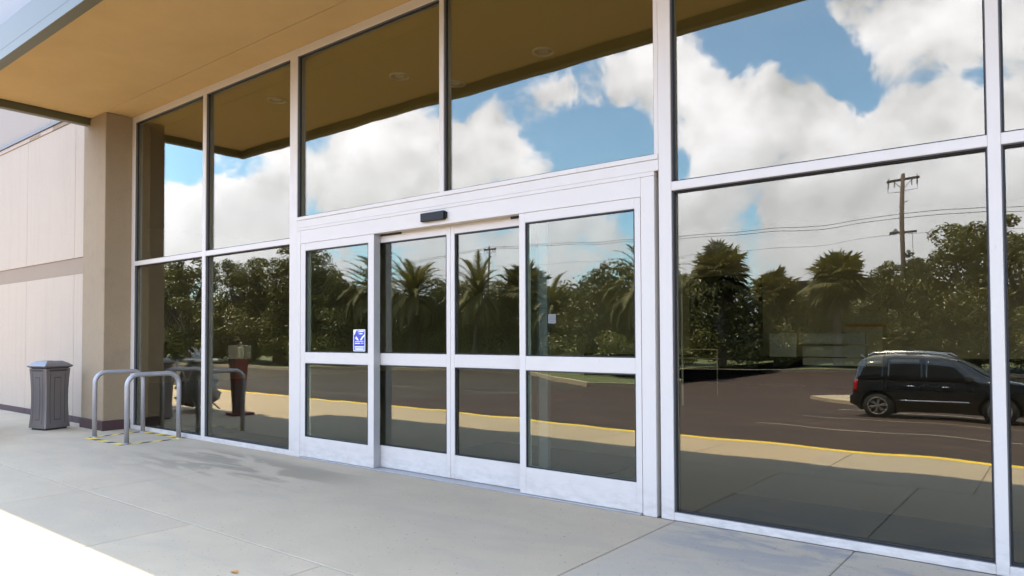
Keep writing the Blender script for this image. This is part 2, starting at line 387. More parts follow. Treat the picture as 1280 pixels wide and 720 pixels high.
for y in (-9.5, -12.9, -16.3, -19.7): line(-5.4, y - .25, 0.2, y + .45)
for y in (-9.4, -15.8): line(-24, y - .2, -16.6, y + .2, .08)
line(-40, -13, -31, -12.6, .08)
# concrete pad at the end of the parking bay
MB().prism([(-7.0, -19.6), (-6.6, -20.4), (-4.6, -21.6), (-4.2, -18.0), (-5.3, -18.0)], 'z', -.68, -.54).build('concrete_pad', MT['concrete'])
tag(bpy.data.objects['concrete_pad'], kind='structure')
# planting verge behind the far kerb
edge = [(-75, -22.0), (-50, -22.6), (-40, -22.4), (-37.5, -26.5), (-31.5, -27.8), (-27, -30.5), (-24.3, -27), (-20, -23.5), (-16.2, -20.4), (-14, -21.2), (-13.8, -24), (-17, -30), (-18.5, -34.2), (-11.5, -39), (-9, -40.5), (-2, -38), (2, -30), (3, -25), (30, -25)]
vb = MB(); vs = []
for (x, y) in edge: vs += [(x, y, -.5), (x, -110, -.5)]
vb.add(vs, [(2 * i, 2 * i + 2, 2 * i + 3, 2 * i + 1) for i in range(len(edge) - 1)]); struct('planting_verge', vb, MT['grass'])
kb = MB()
for (x0, y0), (x1, y1) in zip(edge, edge[1:]):
    d = Vector((x1 - x0, y1 - y0)).normalized() * .0; nx, ny = (y1 - y0), -(x1 - x0); l = math.hypot(nx, ny); nx, ny = -nx / l * .16, -ny / l * .16
    if ny < 0 and abs(ny) > abs(nx): nx, ny = -nx, -ny
    kb.add([(x0, y0, -.7), (x1, y1, -.7), (x1 + nx, y1 + ny, -.7), (x0 + nx, y0 + ny, -.7), (x0, y0, -.46), (x1, y1, -.46), (x1 + nx, y1 + ny, -.46), (x0 + nx, y0 + ny, -.46)],
           [(4, 5, 6, 7), (0, 1, 5, 4), (2, 3, 7, 6), (0, 4, 7, 3), (1, 2, 6, 5)])
struct('far_kerb', kb, MT['concrete'])

# ---------------------------------------------------------------- building shell (interior)
struct('interior_floor', MB().add([(-24, .12, .002), (10, .12, .002), (10, 18, .002), (-24, 18, .002)], [(0, 1, 2, 3)]), MT['intfloor'])
struct('interior_ceiling', MB().box(-24, 10, .16, 18, 5.12, 5.18), MT['intceil'])
w = MB().box(-24, 10, 18, 18.2, 0, 5.19); w.box(-24.2, -24, .2, 18, 0, 5.19); w.box(10, 10.2, .2, 18, 0, 5.19)
struct('interior_wall', w, MT['intwall'])
struct('roof', MB().box(-30, 12, .3, 19, 5.2, 5.5), MT['parapet'])

# ---------------------------------------------------------------- storefront glazing
sf = thing('storefront_glazing', 'tall white aluminium storefront frame with tinted panes around the sliding doors', 'storefront window')
HZ = 5.19
def mull(x0, x1, z0, z1, y0=0., y1=.12):
    return bx('mullion', MT['white'], sf, x0, x1, y0, y1, z0, z1, .0025)
mull(-12.40, -12.26, 0, HZ); mull(-10.078, -9.988, 0, HZ); mull(-7.903, -7.748, 0, HZ)
mull(-5.242, -5.180, 3.02, 5.085); mull(-2.712, -2.60, 0, HZ); mull(-.425, -.355, 0, HZ); mull(1.95, 2.02, 0, HZ); mull(4.3, 4.37, 0, HZ)
def rail(name, x0, x1, z0, z1, y0=.003, y1=.118): return bx(name, MT['white'], sf, x0, x1, y0, y1, z0, z1, .0025)
spans_l = [(-12.26, -10.078), (-9.988, -7.903)]; spans_r = [(-2.60, -.425), (-.355, 1.95), (2.02, 4.3)]
for a, b in spans_l + spans_r:
    rail('sill', a, b, .0, .062); rail('transom', a, b, 2.695, 2.768); rail('head', a, b, 5.088, HZ)
rail('head', -7.748, -2.712, 5.088, HZ)
bx('mullion', MT['white'], sf, -2.752, -2.7135, .002, .1, 3.02, 5.087, .002)
prng = random.Random(11)
def pane(parent, x0, x1, z0, z1, yg=.06, th=.008, m='glass', yf=.012, rev=True, gk=.010):
    gp = MB().box(x0, x1, yg, yg + th, z0, z1); ta, tb_ = prng.uniform(-.0018, .0018), prng.uniform(-.0009, .0009)   # real panes sit slightly out of true
    gp.v = [(x, y + (x - (x0 + x1) / 2) * ta + (z - (z0 + z1) / 2) * tb_ + .0035, z) for x, y, z in gp.v]; gp.build('glass_pane', MT[m], parent)
    g = MB(); e = .0
    # dark strips covering the reveal sides around the pane, then gasket
    t = .006
    g.box(x0, x0 + t, yf, yg - .001, z0, z1); g.box(x1 - t, x1, yf, yg - .001, z0, z1)
    g.box(x0 + t, x1 - t, yf, yg - .001, z1 - t, z1); g.box(x0 + t, x1 - t, yf + .01, yg - .001, z0, z0 + t * .5)
    if rev: g.build('reveal_liner', MT['reveal'], parent)
    k = MB(); a = yg - .022
    k.box(x0 + t, x0 + t + gk, a, yg - .0015, z0 + t, z1 - t); k.box(x1 - t - gk, x1 - t, a, yg - .0015, z0 + t, z1 - t)
    k.box(x0 + t + gk, x1 - t - gk, a, yg - .0015, z1 - t - gk, z1 - t); k.box(x0 + t + gk, x1 - t - gk, a, yg - .0015, z0 + t * .5 + .0005, z0 + t + gk * .8)
    k.build('gasket', MT['gasket'], parent)
for a, b in spans_l + spans_r:
    pane(sf, a, b, .062, 2.695); pane(sf, a, b, 2.768, 5.088)
pane(sf, -7.748, -5.242, 3.02, 5.088); pane(sf, -5.180, -2.752, 3.02, 5.088)

# ---------------------------------------------------------------- automatic door
ad = thing('automatic_door', 'white sliding entrance doors with four glazed leaves under a wide header', 'sliding door', (-5.21, 0, 0))
AX = 5.21
def dbx(name, m, parent, x0, x1, y0, y1, z0, z1, bevel=.002): return bx(name, MT[m], parent, x0 + AX, x1 + AX, y0, y1, z0, z1, bevel)
dbx('header_cap', 'white', ad, -7.747, -2.713, -.010, .10, 2.975, 3.018)
dbx('header_panel', 'white', ad, -7.747, -2.715, .0, .10, 2.880, 2.9735)
dbx('header_panel', 'white', ad, -7.747, -2.753, -.004, .10, 2.842, 2.8785)
dbx('header', 'white', ad, -7.665, -2.880, -.002, .095, 2.678, 2.8405)
dbx('jamb', 'white', ad, -7.746, -7.667, -.003, .10, .0, 2.8405); dbx('jamb', 'white', ad, -2.8785, -2.753, -.003, .10, .0, 2.8405)
dbx('track_cover', 'white', ad, -6.27, -4.185, .096, .20, 2.70, 2.84)
dbx('track_slot', 'gasket', ad, -6.27, -5.93, .0955, .1035, 2.655, 2.6995, 0); dbx('track_slot', 'gasket', ad, -4.36, -4.19, .0955, .1035, 2.655, 2.6995, 0)
dbx('threshold', 'whiteside', ad, -7.66, -2.885, -.03, .20, .0, .013, .003)
def leaf_frame(name, x0, x1, gx0, gx1, y0, y1, zs, parent, m='white', th=.0):
    """one glazed leaf: stiles and three rails, glass openings between"""
    b = MB(); zb, z1, z2, z3, z4, z5 = zs
    b.box(x0, gx0, y0, y1, zb, z5) if th != 1 else None; b.box(gx1, x1, y0, y1, zb, z5) if th != 2 else None
    f = b.build(name, MT['white'], parent, .002); f.location.x = AX
    if th: MB().box(*((x0, gx0) if th == 1 else (gx1, x1)), y0, y1, zb, z5).build('rear_stile', MT['reveal'], f, .002)  # stile coloured dark so it reads dim behind the sidelite glass
    for za, zc in ((zb, z1), (z2, z3), (z4, z5)): 
        r = MB().box(gx0, gx1, y0 + .001, y1 - .001, za, zc).build('rail', MT['white'], f, .002)
    for za, zc in ((z1, z2), (z3, z4)): pane(f, gx0, gx1, za, zc, yg=y0 + .026, th=.006, m='doorglass', yf=y0 + .006, gk=.006)
    return f
ZS = (.016, .264, 1.180, 1.313, 2.585, 2.675)
s1 = leaf_frame('sidelite', -7.662, -6.278, -7.568, -6.374, -.001, .092, ZS, ad)
s2 = leaf_frame('sidelite', -4.182, -2.884, -4.111, -2.939, -.001, .092, ZS, ad)
ZD = (.018, .262, 1.180, 1.313, 2.585, 2.69)
d1 = leaf_frame('sliding_leaf', -6.50, -5.184, -6.40, -5.238, .104, .150, ZD, ad, th=1)
d2 = leaf_frame('sliding_leaf', -5.180, -3.93, -5.124, -4.03, .104, .150, ZD, ad, th=2)
for f in (s1, s2): 
    x = (-6.2775 if f is s1 else -4.1855)
MB().box(-6.2775, -6.2745, .001, .091, .018, 2.674).build('stile_side', MT['whiteside'], s1)
ms = MB().box(-5.475 + AX, -5.135 + AX, -.052, -.005, 2.722, 2.812).build('motion_sensor', MT['sensor'], ad, .004)
MB().box(-5.135 + AX, -5.118 + AX, -.03, -.006, 2.735, 2.80).build('sensor_cover', MT['sensor'], ms, .002)
# safety sticker on the left sidelite glass
st = MB().box(-6.662, -6.452, .0225, .0235, 1.334, 1.587).build('door_sticker', MT['stickerw'], s1)
def stk(x0, x1, z0, z1, m='sticker', y=.0218): MB().box(-6.662 + x0, -6.662 + x1, y, .0224, 1.334 + z0, 1.334 + z1).build('sticker_print', MT[m], st)
sp = lambda poly, m='sticker', y=.0218: MB().prism([(-6.662 + a, 1.334 + b) for a, b in poly], 'y', y, .0224).build('sticker_print', MT[m], st)
stk(.010, .200, .010, .243); stk(.03, .185, .018, .034, 'stickerw', .0212); stk(.025, .19, .044, .058, 'stickerw', .0212)
stk(.03, .12, .088, .098, 'stickerw', .0212); stk(.135, .18, .09, .097, 'stickerw', .0212); stk(.03, .18, .112, .118, 'stickerw', .0212)
for poly in ([(.03, .15), (.055, .175), (.10, .128), (.075, .128)], [(.12, .128), (.15, .165), (.2, .2), (.2, .175), (.165, .15), (.15, .128)], [(.012, .242), (.055, .242), (.03, .2), (.012, .19)],
             [(.07, .222), (.12, .238), (.185, .238), (.185, .226), (.13, .224)], [(.085, .2), (.13, .212), (.18, .205), (.15, .198)]): sp(poly, 'stickerw', .0212)
nt = MB().box(-3.86, -3.775, .0225, .0235, 1.62, 1.705).build('small_notice', MT['notice'], s2)
for k in range(4): MB().box(-3.853, -3.783, .0219, .0224, 1.634 + k * .017, 1.641 + k * .017).build('notice_print', MT['reveal'], nt)

# ---------------------------------------------------------------- canopy
ca = thing('entrance_canopy', 'tan stucco canopy over the entrance with pale sage metal edge', 'canopy', (-4, -1.2, 5.19))
def cbx(name, m, x0, x1, y0, y1, z0, z1, bevel=0): o = bx(name, MT[m], ca, x0, x1, y0, y1, z0, z1, bevel); o.matrix_parent_inverse = Matrix.Translation((4, 1.2, -5.19)); return o
cbx('soffit_panel', 'soffit', -12.93, 9.0, -2.175, -.446, HZ, 5.24)
cbx('soffit_panel', 'soffit', -12.93, 9.0, -.438, .3, HZ, 5.24)
cbx('canopy_core', 'soffit', -12.93, 9.0, -2.2, .25, 5.245, 5.5)
cbx('drip_edge', 'fascia', -13.09, 9.0, -2.335, -2.205, 5.075, 5.20, .004)
cbx('drip_edge', 'fascia', -13.09, -12.965, -2.204, -.425, 5.075, 5.20, .004)
cbx('fascia', 'fascia', -13.085, 9.0, -2.33, -2.21, 5.202, 5.545, .004)
cbx('fascia', 'fascia', -13.085, -12.97, -2.209, .25, 5.202, 5.545, .004)
cbx('parapet_wall', 'parapet', -12.9, 9.0, -2.25, -2.1, 5.546, 6.3)
cbx('canopy_roof', 'parapet', -12.96, 9.0, -2.09, .3, 5.51, 5.54)

# ---------------------------------------------------------------- column
co = thing('entrance_column', 'square tan rendered column with maroon base at the left end of the glazing', 'column', (-12.8, -.2, 0))
def pbx(par, ox, oy, name, m, x0, x1, y0, y1, z0, z1, bevel=0): return bx(name, MT[m], par, x0 - ox, x1 - ox, y0 - oy, y1 - oy, z0, z1, bevel)
pbx(co, -12.8, -.2, 'shaft', 'column', -13.22, -12.365, -.42, .3, .155, 5.188, .008)
pbx(co, -12.8, -.2, 'base', 'brownbase', -13.24, -12.345, -.438, -.003, .0, .155, .004)
pbx(co, -12.8, -.2, 'infill', 'column', -12.364, -12.401, -.05, .2, .0, 5.188)

# ---------------------------------------------------------------- panel wall to the left
pw = thing('panel_wall', 'cream precast panel wall with a tan band and maroon base left of the column', 'wall', (-18, 0, 0))
PX = -18
def wbx(name, m, x0, x1, y0, y1, z0, z1, bevel=.004): return pbx(pw, PX, 0, name, m, x0, x1, y0, y1, z0, z1, bevel)
wbx('wall_core', 'joint' if 0 else 'band', -42, -13.0, -.17, .3, 0, 12.9, 0)  # unseen upper height added to lengthen the shadow on the pavement
jx = [-42, -39.6, -37.3, -34.9, -32.6, -30.2, -27.9, -25.9, -23.5, -21.2, -18.84, -16.475, -14.115, -13.215]
for a, b in zip(jx, jx[1:]):
    wbx('wall_panel', 'panel', a + .005, b - .005, -.22, -.171, .112, 2.64); wbx('wall_panel', 'panel', a + .005, b - .005, -.22, -.171, 2.935, 5.425)
    wbx('wall_base', 'brownbase', a + .003, b - .003, -.226, -.171, 0, .110)
wbx('wall_band', 'band', -42, -13.215, -.205, -.171, 2.643, 2.932)
for a, b, m in ((-42, -15.78, 'bandlt'), (-15.775, -15.17, 'bandlt'), (-15.165, -14.45, 'band'), (-14.445, -13.215, 'panel')):
    wbx('cap_strip', m, a, b, -.235, -.171, 5.432, 5.51)
wbx('cap_strip', 'band', -16.35, -15.78, -.2375, -.236, 5.435, 5.485, 0)
wbx('dark_flashing', 'reveal', -42, -13.215, -.26, -.171, 5.515, 5.575)
jx2 = [-42, -37, -32, -27, -22, -18.7, -15.375, -12.0]
for a, b in zip(jx2, jx2[1:]): wbx('upper_panel', 'panelup', a + .004, b - .004, -.20, -.171, 5.58, 12.9)  # carried up beyond view so the wall shades more of the ground
up = pbx(pw, PX, 0, 'upper_wall', 'panelup', -12.99, 8.5, .31, .6, 5.55, 12.9)

# ---------------------------------------------------------------- litter bin (square, waisted)
bn_ = thing('litter_bin', 'square dark metal litter bin with waisted sides by the wall', 'litter bin', (-13.40, -.83, 0), R(14))
bn_.scale = (.74, .74, 1)
def waist(z): 
    t = z / 1.0; return .262 + .028 * (abs(2 * t - 1) ** 2.0) * (1 if t > .5 else 1.15)
zs = np.linspace(.03, 1.0, 15)
b = MB(); vs = []
for z in zs:
    h = waist(z); c = .022
    vs += [(h - c, -h, z), (h, -h + c, z), (h, h - c, z), (h - c, h, z), (-h + c, h, z), (-h, h - c, z), (-h, -h + c, z), (-h + c, -h, z)]
b.add(vs, [(i * 8 + k, i * 8 + (k + 1) % 8, i * 8 + 8 + (k + 1) % 8, i * 8 + 8 + k) for i in range(14) for k in range(8)] + [tuple(range(8))[::-1], tuple(14 * 8 + k for k in range(8))])
body = b.build('bin_body', MT['bin'], bn_)
b = MB().box(-.24, .24, -.24, .24, 0, .03); b.build('bin_foot', MT['bindark'], bn_)
for q in range(4):
    rot = Matrix.Rotation(q * math.pi / 2, 4, 'Z')
    def face_strip(u0, u1, z0, z1, m, name, off):
        mb = MB(); zz = np.linspace(z0, z1, 9); vs = []
        for z in zz:
            for u in (u0, u1):
                for o_ in (off - .004, off): vs.append(rot @ Vector((waist(z) + o_, u, z)))
        n = len(zz); fs = []
        for i in range(n - 1):
            a = i * 4; fs += [(a + 1, a + 3, a + 7, a + 5), (a, a + 1, a + 5, a + 4), (a + 3, a + 2, a + 6, a + 7)]
        fs += [(0, 2, 3, 1), (4 * n - 4, 4 * n - 3, 4 * n - 1, 4 * n - 2)]
        mb.add(vs, fs).build(name, MT[m], body)
    face_strip(-.075, .075, .16, .86, 'bindark', 'groove', .0012)
    face_strip(-.066, .066, .172, .848, 'bin', 'raised_panel', .004)
    for u in (-.17, .16): face_strip(u, u + .01, .1, .93, 'bindark', 'groove', .0012)
    face_strip(-.2, .2, .955, .985, 'bindark', 'groove', .001)
b = MB(); vs = []   # lid: flared pyramid with a sunken square mouth
for h, z in ((.245, .998), (.315, 1.03), (.318, 1.045), (.26, 1.085), (.17, 1.125), (.15, 1.125), (.13, 1.07)):
    vs += [(h, -h, z), (h, h, z), (-h, h, z), (-h, -h, z)]
b.add(vs, [(i * 4 + k, i * 4 + (k + 1) % 4, i * 4 + 4 + (k + 1) % 4, i * 4 + 4 + k) for i in range(6) for k in range(4)] + [(0, 1, 2, 3)])
lid = b.build('bin_lid', MT['bin'], bn_, .003)
b = MB().box(-.128, .128, -.128, .128, 1.066, 1.07); b.build('bin_mouth', MT['bindark'], lid)

# ---------------------------------------------------------------- guard hoops and floor tape
def hoop(x, ya, yb, label):
    h = thing('guard_hoop', label, 'hoop rail', (x, (ya + yb) / 2, 0), 0, 'grey steel hoops beside the window')
    L = (yb - ya) / 2; r = .16; H = .975; pts = [(0, -L, 0), (0, -L, H - r)]
    pts += [(0, -L + r - r * math.cos(a), H - r + r * math.sin(a)) for a in np.linspace(.15, math.pi / 2, 7)]
    pts += [(0, L - r + r * math.sin(a), H - r + r * math.cos(a)) for a in np.linspace(0, math.pi / 2 - .15, 7)]
    pts += [(0, L, H - r), (0, L, 0)]
    MB().tube(pts, .033, 16).build('hoop_tube', MT['steel'], h, smooth=True)
    for s in (-1, 1): MB().tube([(0, s * L, .0), (0, s * L, .012)], [.042, .038], 16).build('base_ring', MT['steel'], h)
    return h
h1 = hoop(-11.71, -.80, -.085, 'grey steel hoop nearer the column'); h2 = hoop(-10.56, -.83, -.085, 'grey steel hoop farther from the column, in front')
tp = thing('hazard_tape', 'yellow and black striped floor tape around the steel hoops', 'floor tape', (-11.1, -.45, 0))
def tape(x0, y0, x1, y1, n, ph=0, w=.085):
    d = Vector((x1 - x0, y1 - y0, 0)); L = d.length; d /= L; q = Vector((-d.y, d.x, 0)) * w / 2; o = Vector((x0 + 11.1, y0 + .45, 0)); s = .045
    for i in range(n):
        a, c = L * i / n, L * (i + 1) / n
        p = [o + d * (a + s) + q, o + d * (c + s) + q, o + d * (c - s) - q, o + d * (a - s) - q]
        MB().add([(v.x, v.y, .0015) for v in p] + [(v.x, v.y, .003) for v in p], [(4, 5, 6, 7), (0, 1, 5, 4), (1, 2, 6, 5), (2, 3, 7, 6), (3, 0, 4, 7)]).build(
            'yellow_stripe' if (i + ph) % 2 else 'black_stripe', MT['yellow' if (i + ph) % 2 else 'black'], tp)
tape(-11.72, -.87, -11.76, -.10, 7, 0); tape(-10.53, -.92, -10.47, -.10, 6, 0); tape(-11.67, -.90, -10.58, -.90, 5, 1); tape(-11.70, -.05, -10.52, -.05, 6, 1)

tag(MB().add([(-4.29, -2.90, .004), (-4.25, -2.92, .012), (-4.21, -2.90, .006), (-4.25, -2.87, .010), (-4.25, -2.90, .002)], [(0, 1, 3), (1, 2, 3), (0, 4, 1), (1, 4, 2), (2, 4, 3), (3, 4, 0)]).build('fallen_leaf', MT['orange']), 'tiny orange fallen leaf on the shaded pavement', 'leaf')
# ---------------------------------------------------------------- things inside, behind the glass
tag(MB().box(-2.576, 7.5, .13, 1.22, .004, .016).build('floor_mat', MT['mat'], bevel=.003), 'dark floor mat inside the right hand window', 'floor mat')
tag(MB().box(-6.45, -4.0, .25, 2.42, .004, .016).build('floor_mat', MT['mat'], bevel=.003), 'dark floor mat just inside the sliding doors', 'floor mat')
tag(MB().box(-11.4, -7.95, .13, .835, .004, .016).build('floor_mat', MT['mat'], bevel=.003), 'dark floor mat inside the window left of the doors', 'floor mat')
rs = thing('donation_stand', 'tapered red stand topped by a clear box, mirrored in the second window from the column', 'display stand', (-12.78, -2.07, 0), R(8))
rs.scale = (.62, .62, 1)
MB().add([(-.19, -.17, .62), (.17, -.17, .62), (.17, .17, .62), (-.19, .17, .62), (-.26, -.2, 1.09), (.25, -.2, 1.09), (.25, .2, 1.09), (-.26, .2, 1.09)],
         [(0, 3, 2, 1), (4, 5, 6, 7), (0, 1, 5, 4), (1, 2, 6, 5), (2, 3, 7, 6), (3, 0, 4, 7)]).build('stand_top', MT['red'], rs, .01)
MB().add([(-.13, -.15, .05), (.08, -.15, .05), (.08, .15, .05), (-.13, .15, .05), (-.19, -.17, .618), (.17, -.17, .618), (.17, .17, .618), (-.19, .17, .618)],
         [(0, 3, 2, 1), (4, 5, 6, 7), (0, 1, 5, 4), (1, 2, 6, 5), (2, 3, 7, 6), (3, 0, 4, 7)]).build('stand_leg', MT['brown'], rs, .01)
MB().box(-.3, .34, -.38, .3, .004, .05).build('stand_base', MT['red'], rs, .01)
ab = MB()
ab.box(-.3, .36, -.2, -.195, 1.092, 1.34); ab.box(-.3, .36, .195, .2, 1.092, 1.34); ab.box(-.3, -.295, -.194, .194, 1.092, 1.34); ab.box(.355, .36, -.194, .194, 1.092, 1.34)
box_ = ab.build('acrylic_box', MT['acrylic'], rs)
for (x, y) in ((-.3, -.2), (.36, -.2), (.36, .2), (-.3, .2)): MB().box(x - .004, x + .004, y - .004, y + .004, 1.09, 1.337).build('box_edge', MT['stickerw'], box_)
for y in (-.2, .2): MB().box(-.304, .364, y - .004, y + .004, 1.338, 1.346).build('box_edge', MT['stickerw'], box_)
MB().box(-.12, .12, -.1, -.02, 1.1, 1.31).build('stand_card', MT['board'], rs, .01)
MB().tube([(.0 + .08 * math.cos(a), -.06, 1.33 + .08 * math.sin(a)) for a in np.linspace(0, 2 * math.pi, 17)], .008, 6, False).build('card_ring', MT['board'], rs)
def lump(cx, cy, z0, sx, sy, sz, seed, n=22, rough=.25):
    b = MB(); vs = []; m = 14
    for j in range(m + 1):
        t = j / m; 
        for i in range(n):
            a = 2 * math.pi * i / n; prof = (1 - (2 * t - 1) ** 4) ** .5 * (.82 + .18 * math.cos(t * 3)) if 0 < t < 1 else .02
            p = Vector((math.cos(a), math.sin(a), t * 2)); f = 1 + rough * (noise.noise(p * 2.2 + Vector((seed, 0, 0))) * 1.3 + .6 * noise.noise(p * 6 + Vector((0, seed, 0))))
            vs.append((cx + sx * prof * f * math.cos(a), cy + sy * prof * f * math.sin(a), z0 + sz * t))
    b.add(vs, [(j * n + i, j * n + (i + 1) % n, j * n + n + (i + 1) % n, j * n + n + i) for j in range(m) for i in range(n)] + [tuple(range(n))[::-1], tuple(m * n + i for i in range(n))])
    return b
wc = thing('wrapped_cart', 'cart wrapped in grey sheeting, mirrored in the window next to the column', 'wrapped cart', (-14.15, -1.95, 0), math.pi)
wc.scale = (.85, .85, 1)
lump(-.15, 0, .1, .5, .42, 1.0, 3.1, n=44, rough=.3).build('grey_wrap', MT['cloth'], wc, smooth=True)
lump(.35, .1, .05, .38, .4, .95, 8.7, n=44, rough=.35).build('dark_wrap', MT['bag'], wc, smooth=True)
MB().box(-.5, .15, -.3, .3, 1.02, 1.075).build('folded_sheet', MT['plastic'], wc, .02)
for k, (a, e) in enumerate((((-.5, -.25, .1), (.1, -.35, .9)), ((-.1, -.38, .15), (-.45, -.3, .95)), ((.3, .38, .1), (.65, .3, 1.0)), ((-.55, .3, .06), (.7, .32, .5)), ((.6, -.3, .05), (.55, -.2, 1.05)))):
    MB().tube([a, ((a[0] + e[0]) / 2 + .04, (a[1] + e[1]) / 2, (a[2] + e[2]) / 2), e], .018, 7).build('frame_bar', MT['steel'], wc, smooth=True)
pl = MB()
rr = random.Random(4)
for k in range(16):
    a = Vector((-.05 + rr.uniform(-.15, .15), rr.uniform(-.1, .1), 1.08)); e = a + Vector((rr.uniform(-.25, .5), rr.uniform(-.1, .1), rr.uniform(.05, .24))); mth = (a + e) / 2 + Vector((0, 0, .06))
    pl.tube([a, mth, e], [.006, .012, .004], 5)
pl.build('crumpled_plastic', MT['plastic'], wc)
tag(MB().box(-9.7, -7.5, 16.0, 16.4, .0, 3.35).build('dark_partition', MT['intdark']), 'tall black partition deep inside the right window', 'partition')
tag(MB().box(-7.14, -6.37, 15.9, 16.0, .88, 1.56).build('wall_board', MT['board'], bevel=.01), 'square pale board on the far wall inside', 'board')
cn = thing('service_counter', 'pale banded counter with an orange top edge far inside the store', 'counter', (-5.3, 16, 0))
for z0, z1 in ((.66, .86), (.9, 1.2), (1.26, 1.55)): MB().box(-.84, .8, -.3, .2, z0, z1).build('counter_panel', MT['board'], cn)
MB().box(.3, 1.2, -.2, .3, .6, 1.72).build('counter_side', MT['intwall'], cn); MB().box(.28, 1.22, -.22, .32, 1.721, 1.8).build('orange_edge', MT['orange'], cn)
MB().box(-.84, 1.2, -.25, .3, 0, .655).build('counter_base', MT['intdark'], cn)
for i, (x, lab) in enumerate(((-9.3, 'thin pale post left in front of the black partition'), (-8.6, 'thin pale post right in front of the black partition'))):
    tag(MB().tube([(x + 1.9, 9, 0), (x + 1.9, 9, 3.2)], .022, 6).build('rack_post', MT['board']), lab, 'post', 'thin posts inside the right window')
tag(MB().box(-14, 8, 16.5, 17, 0, .87).build('dark_backing', MT['intdark']), 'long dark low shelving added before the far interior wall', 'backing')  # added dark block, keeps the lit wall from washing over the car reflection
rl = thing('interior_railing', 'low metal railing far inside the right window', 'railing', (-8, 12, 0))
for z in (1.15, .92, .7): MB().tube([(-1.3, 0, z), (.9, 0, z)], .012, 6).build('rail', MT['intwall'], rl)
for x in (-1.25, .85): MB().tube([(x, 0, 0), (x, 0, 1.15)], .014, 6).build('post', MT['intwall'], rl)
for i, (x, y) in enumerate(((-9.5, .86), (-7.3, 1.34), (-6.9, 2.05), (-5.25, 1.9))):
    lab = ('round ceiling downlight above the red stand', 'round ceiling downlight inside over the left door leaf', 'round ceiling downlight farther in over the left door leaf', 'round ceiling downlight inside over the middle of the doors')[i]
    t_ = thing('ceiling_downlight', lab, 'ceiling light', (x, y, 5.118), 0, 'unlit downlights in the ceiling inside')
    MB().tube([(.13 * math.cos(a), .13 * math.sin(a), -.008) for a in np.linspace(0, 2 * math.pi, 25)], .016, 6, False).build('trim_ring', MT['board'], t_)
    MB().tube([(0, 0, -.004), (0, 0, 0)], .07, 12).build('lamp_face', MT['white'], t_)

# ---------------------------------------------------------------- car seen mirrored in the glass
car = thing('parked_car', 'black parked sport utility car reflected in the right window, facing right', 'car', (-2.72, -14.98, lot_z(-14.98) + .0), R(-.5))
SIL = [(-2.02, .62, .60), (-2.03, .78, .78), (-2.0, .98, .9), (-1.93, 1.22, .92), (-1.83, 1.42, .93), (-1.68, 1.53, .94), (-1.4, 1.585, .95), (-.9, 1.62, .95), (-.3, 1.625, .95), (.15, 1.60, .95),
       (.42, 1.54, .95), (.62, 1.44, .96), (.82, 1.31, .97), (1.0, 1.18, .98), (1.12, 1.09, .985), (1.3, 1.045, .97), (1.55, 1.0, .94), (1.8, .93, .88), (1.98, .84, .8), (2.08, .72, .68), (2.11, .58, .56)]
def hw(x): 
    return .87 * (1 - .16 * max(0, (x - 1.3) / .8) ** 2.2 - .10 * max(0, (-x - 1.5) / .5) ** 2)
def ztop(x): return float(np.interp(x, [s[0] for s in SIL], [s[1] for s in SIL]))
def zbelt(x): return float(np.interp(x, [s[0] for s in SIL], [s[2] for s in SIL]))
def side_y(x, z):
    """half width of the body at height z"""
    h = hw(x); zb, zt = zbelt(x), ztop(x)
    if z <= .3: return h * .93
    if z <= .55: return h * (.93 + .07 * (z - .3) / .25)
    if z <= zb: return h * (1 - .02 * (z - .55) / max(zb - .55, .01))
    t = min((z - zb) / max(zt - zb, .02), 1); return h * (.98 - .22 * t ** 1.4)
def fx(x): return -1.22 + (x + 1.22) * .72 if x < -1.22 else x * 1.09 if x > 0 else x
xsn = sorted(set([s[0] for s in SIL] + list(np.linspace(-1.95, 2.05, 30))))
b = MB(); vs = []; K = 13
for x in xsn:
    zb, zt = zbelt(x), ztop(x); zl = .22 if -1.9 < x < 1.9 else .3
    prof = [(0, zl), (.6 * hw(x), zl), (hw(x) * .9, zl + .01)] + [(side_y(x, z), z) for z in (.35, .55, (.55 + zb) / 2, zb)]
    if zt - zb > .12:
        prof += [(side_y(x, zb + (zt - zb) * t), zb + (zt - zb) * t) for t in (.3, .6, .88)]; e = side_y(x, zb + (zt - zb) * .88)
        prof += [(e * .93, zt - .012), (e * .6, zt + .012), (0, zt + .02)]
    else:
        e = side_y(x, zb); prof += [(e * .99, zb + (zt - zb) * .4), (e * .97, zb + (zt - zb) * .7), (e * .93, zt - .01), (e * .8, zt), (e * .5, zt + .008), (0, zt + .01)]
    vs += [(x, y, z) for y, z in prof] 
N_ = len(xsn); base = len(vs); vs2 = [(x, -y, z) for x, y, z in vs]
fs = [(i * K + k, (i + 1) * K + k, (i + 1) * K + k + 1, i * K + k + 1) for i in range(N_ - 1) for k in range(K - 1)]
b.add(vs, fs); b.add(vs2, [f[::-1] for f in fs])
b.add(vs[:K] + vs2[:K], [tuple(list(range(K)) + [K + k for k in range(K - 2, 0, -1)])]); b.add(vs[-K:] + vs2[-K:], [tuple(list(range(K)) + [K + k for k in range(K - 2, 0, -1)])])
b.v = [(fx(x), y, z) for x, y, z in b.v]
cb = b.build('body', MT['carpaint'], None)
bm = bmesh.new(); bm.from_mesh(cb.data); bmesh.ops.remove_doubles(bm, verts=bm.verts, dist=.0005); bmesh.ops.recalc_face_normals(bm, faces=bm.faces); bm.to_mesh(cb.data); bm.free()
WX = (-1.22, 1.33)
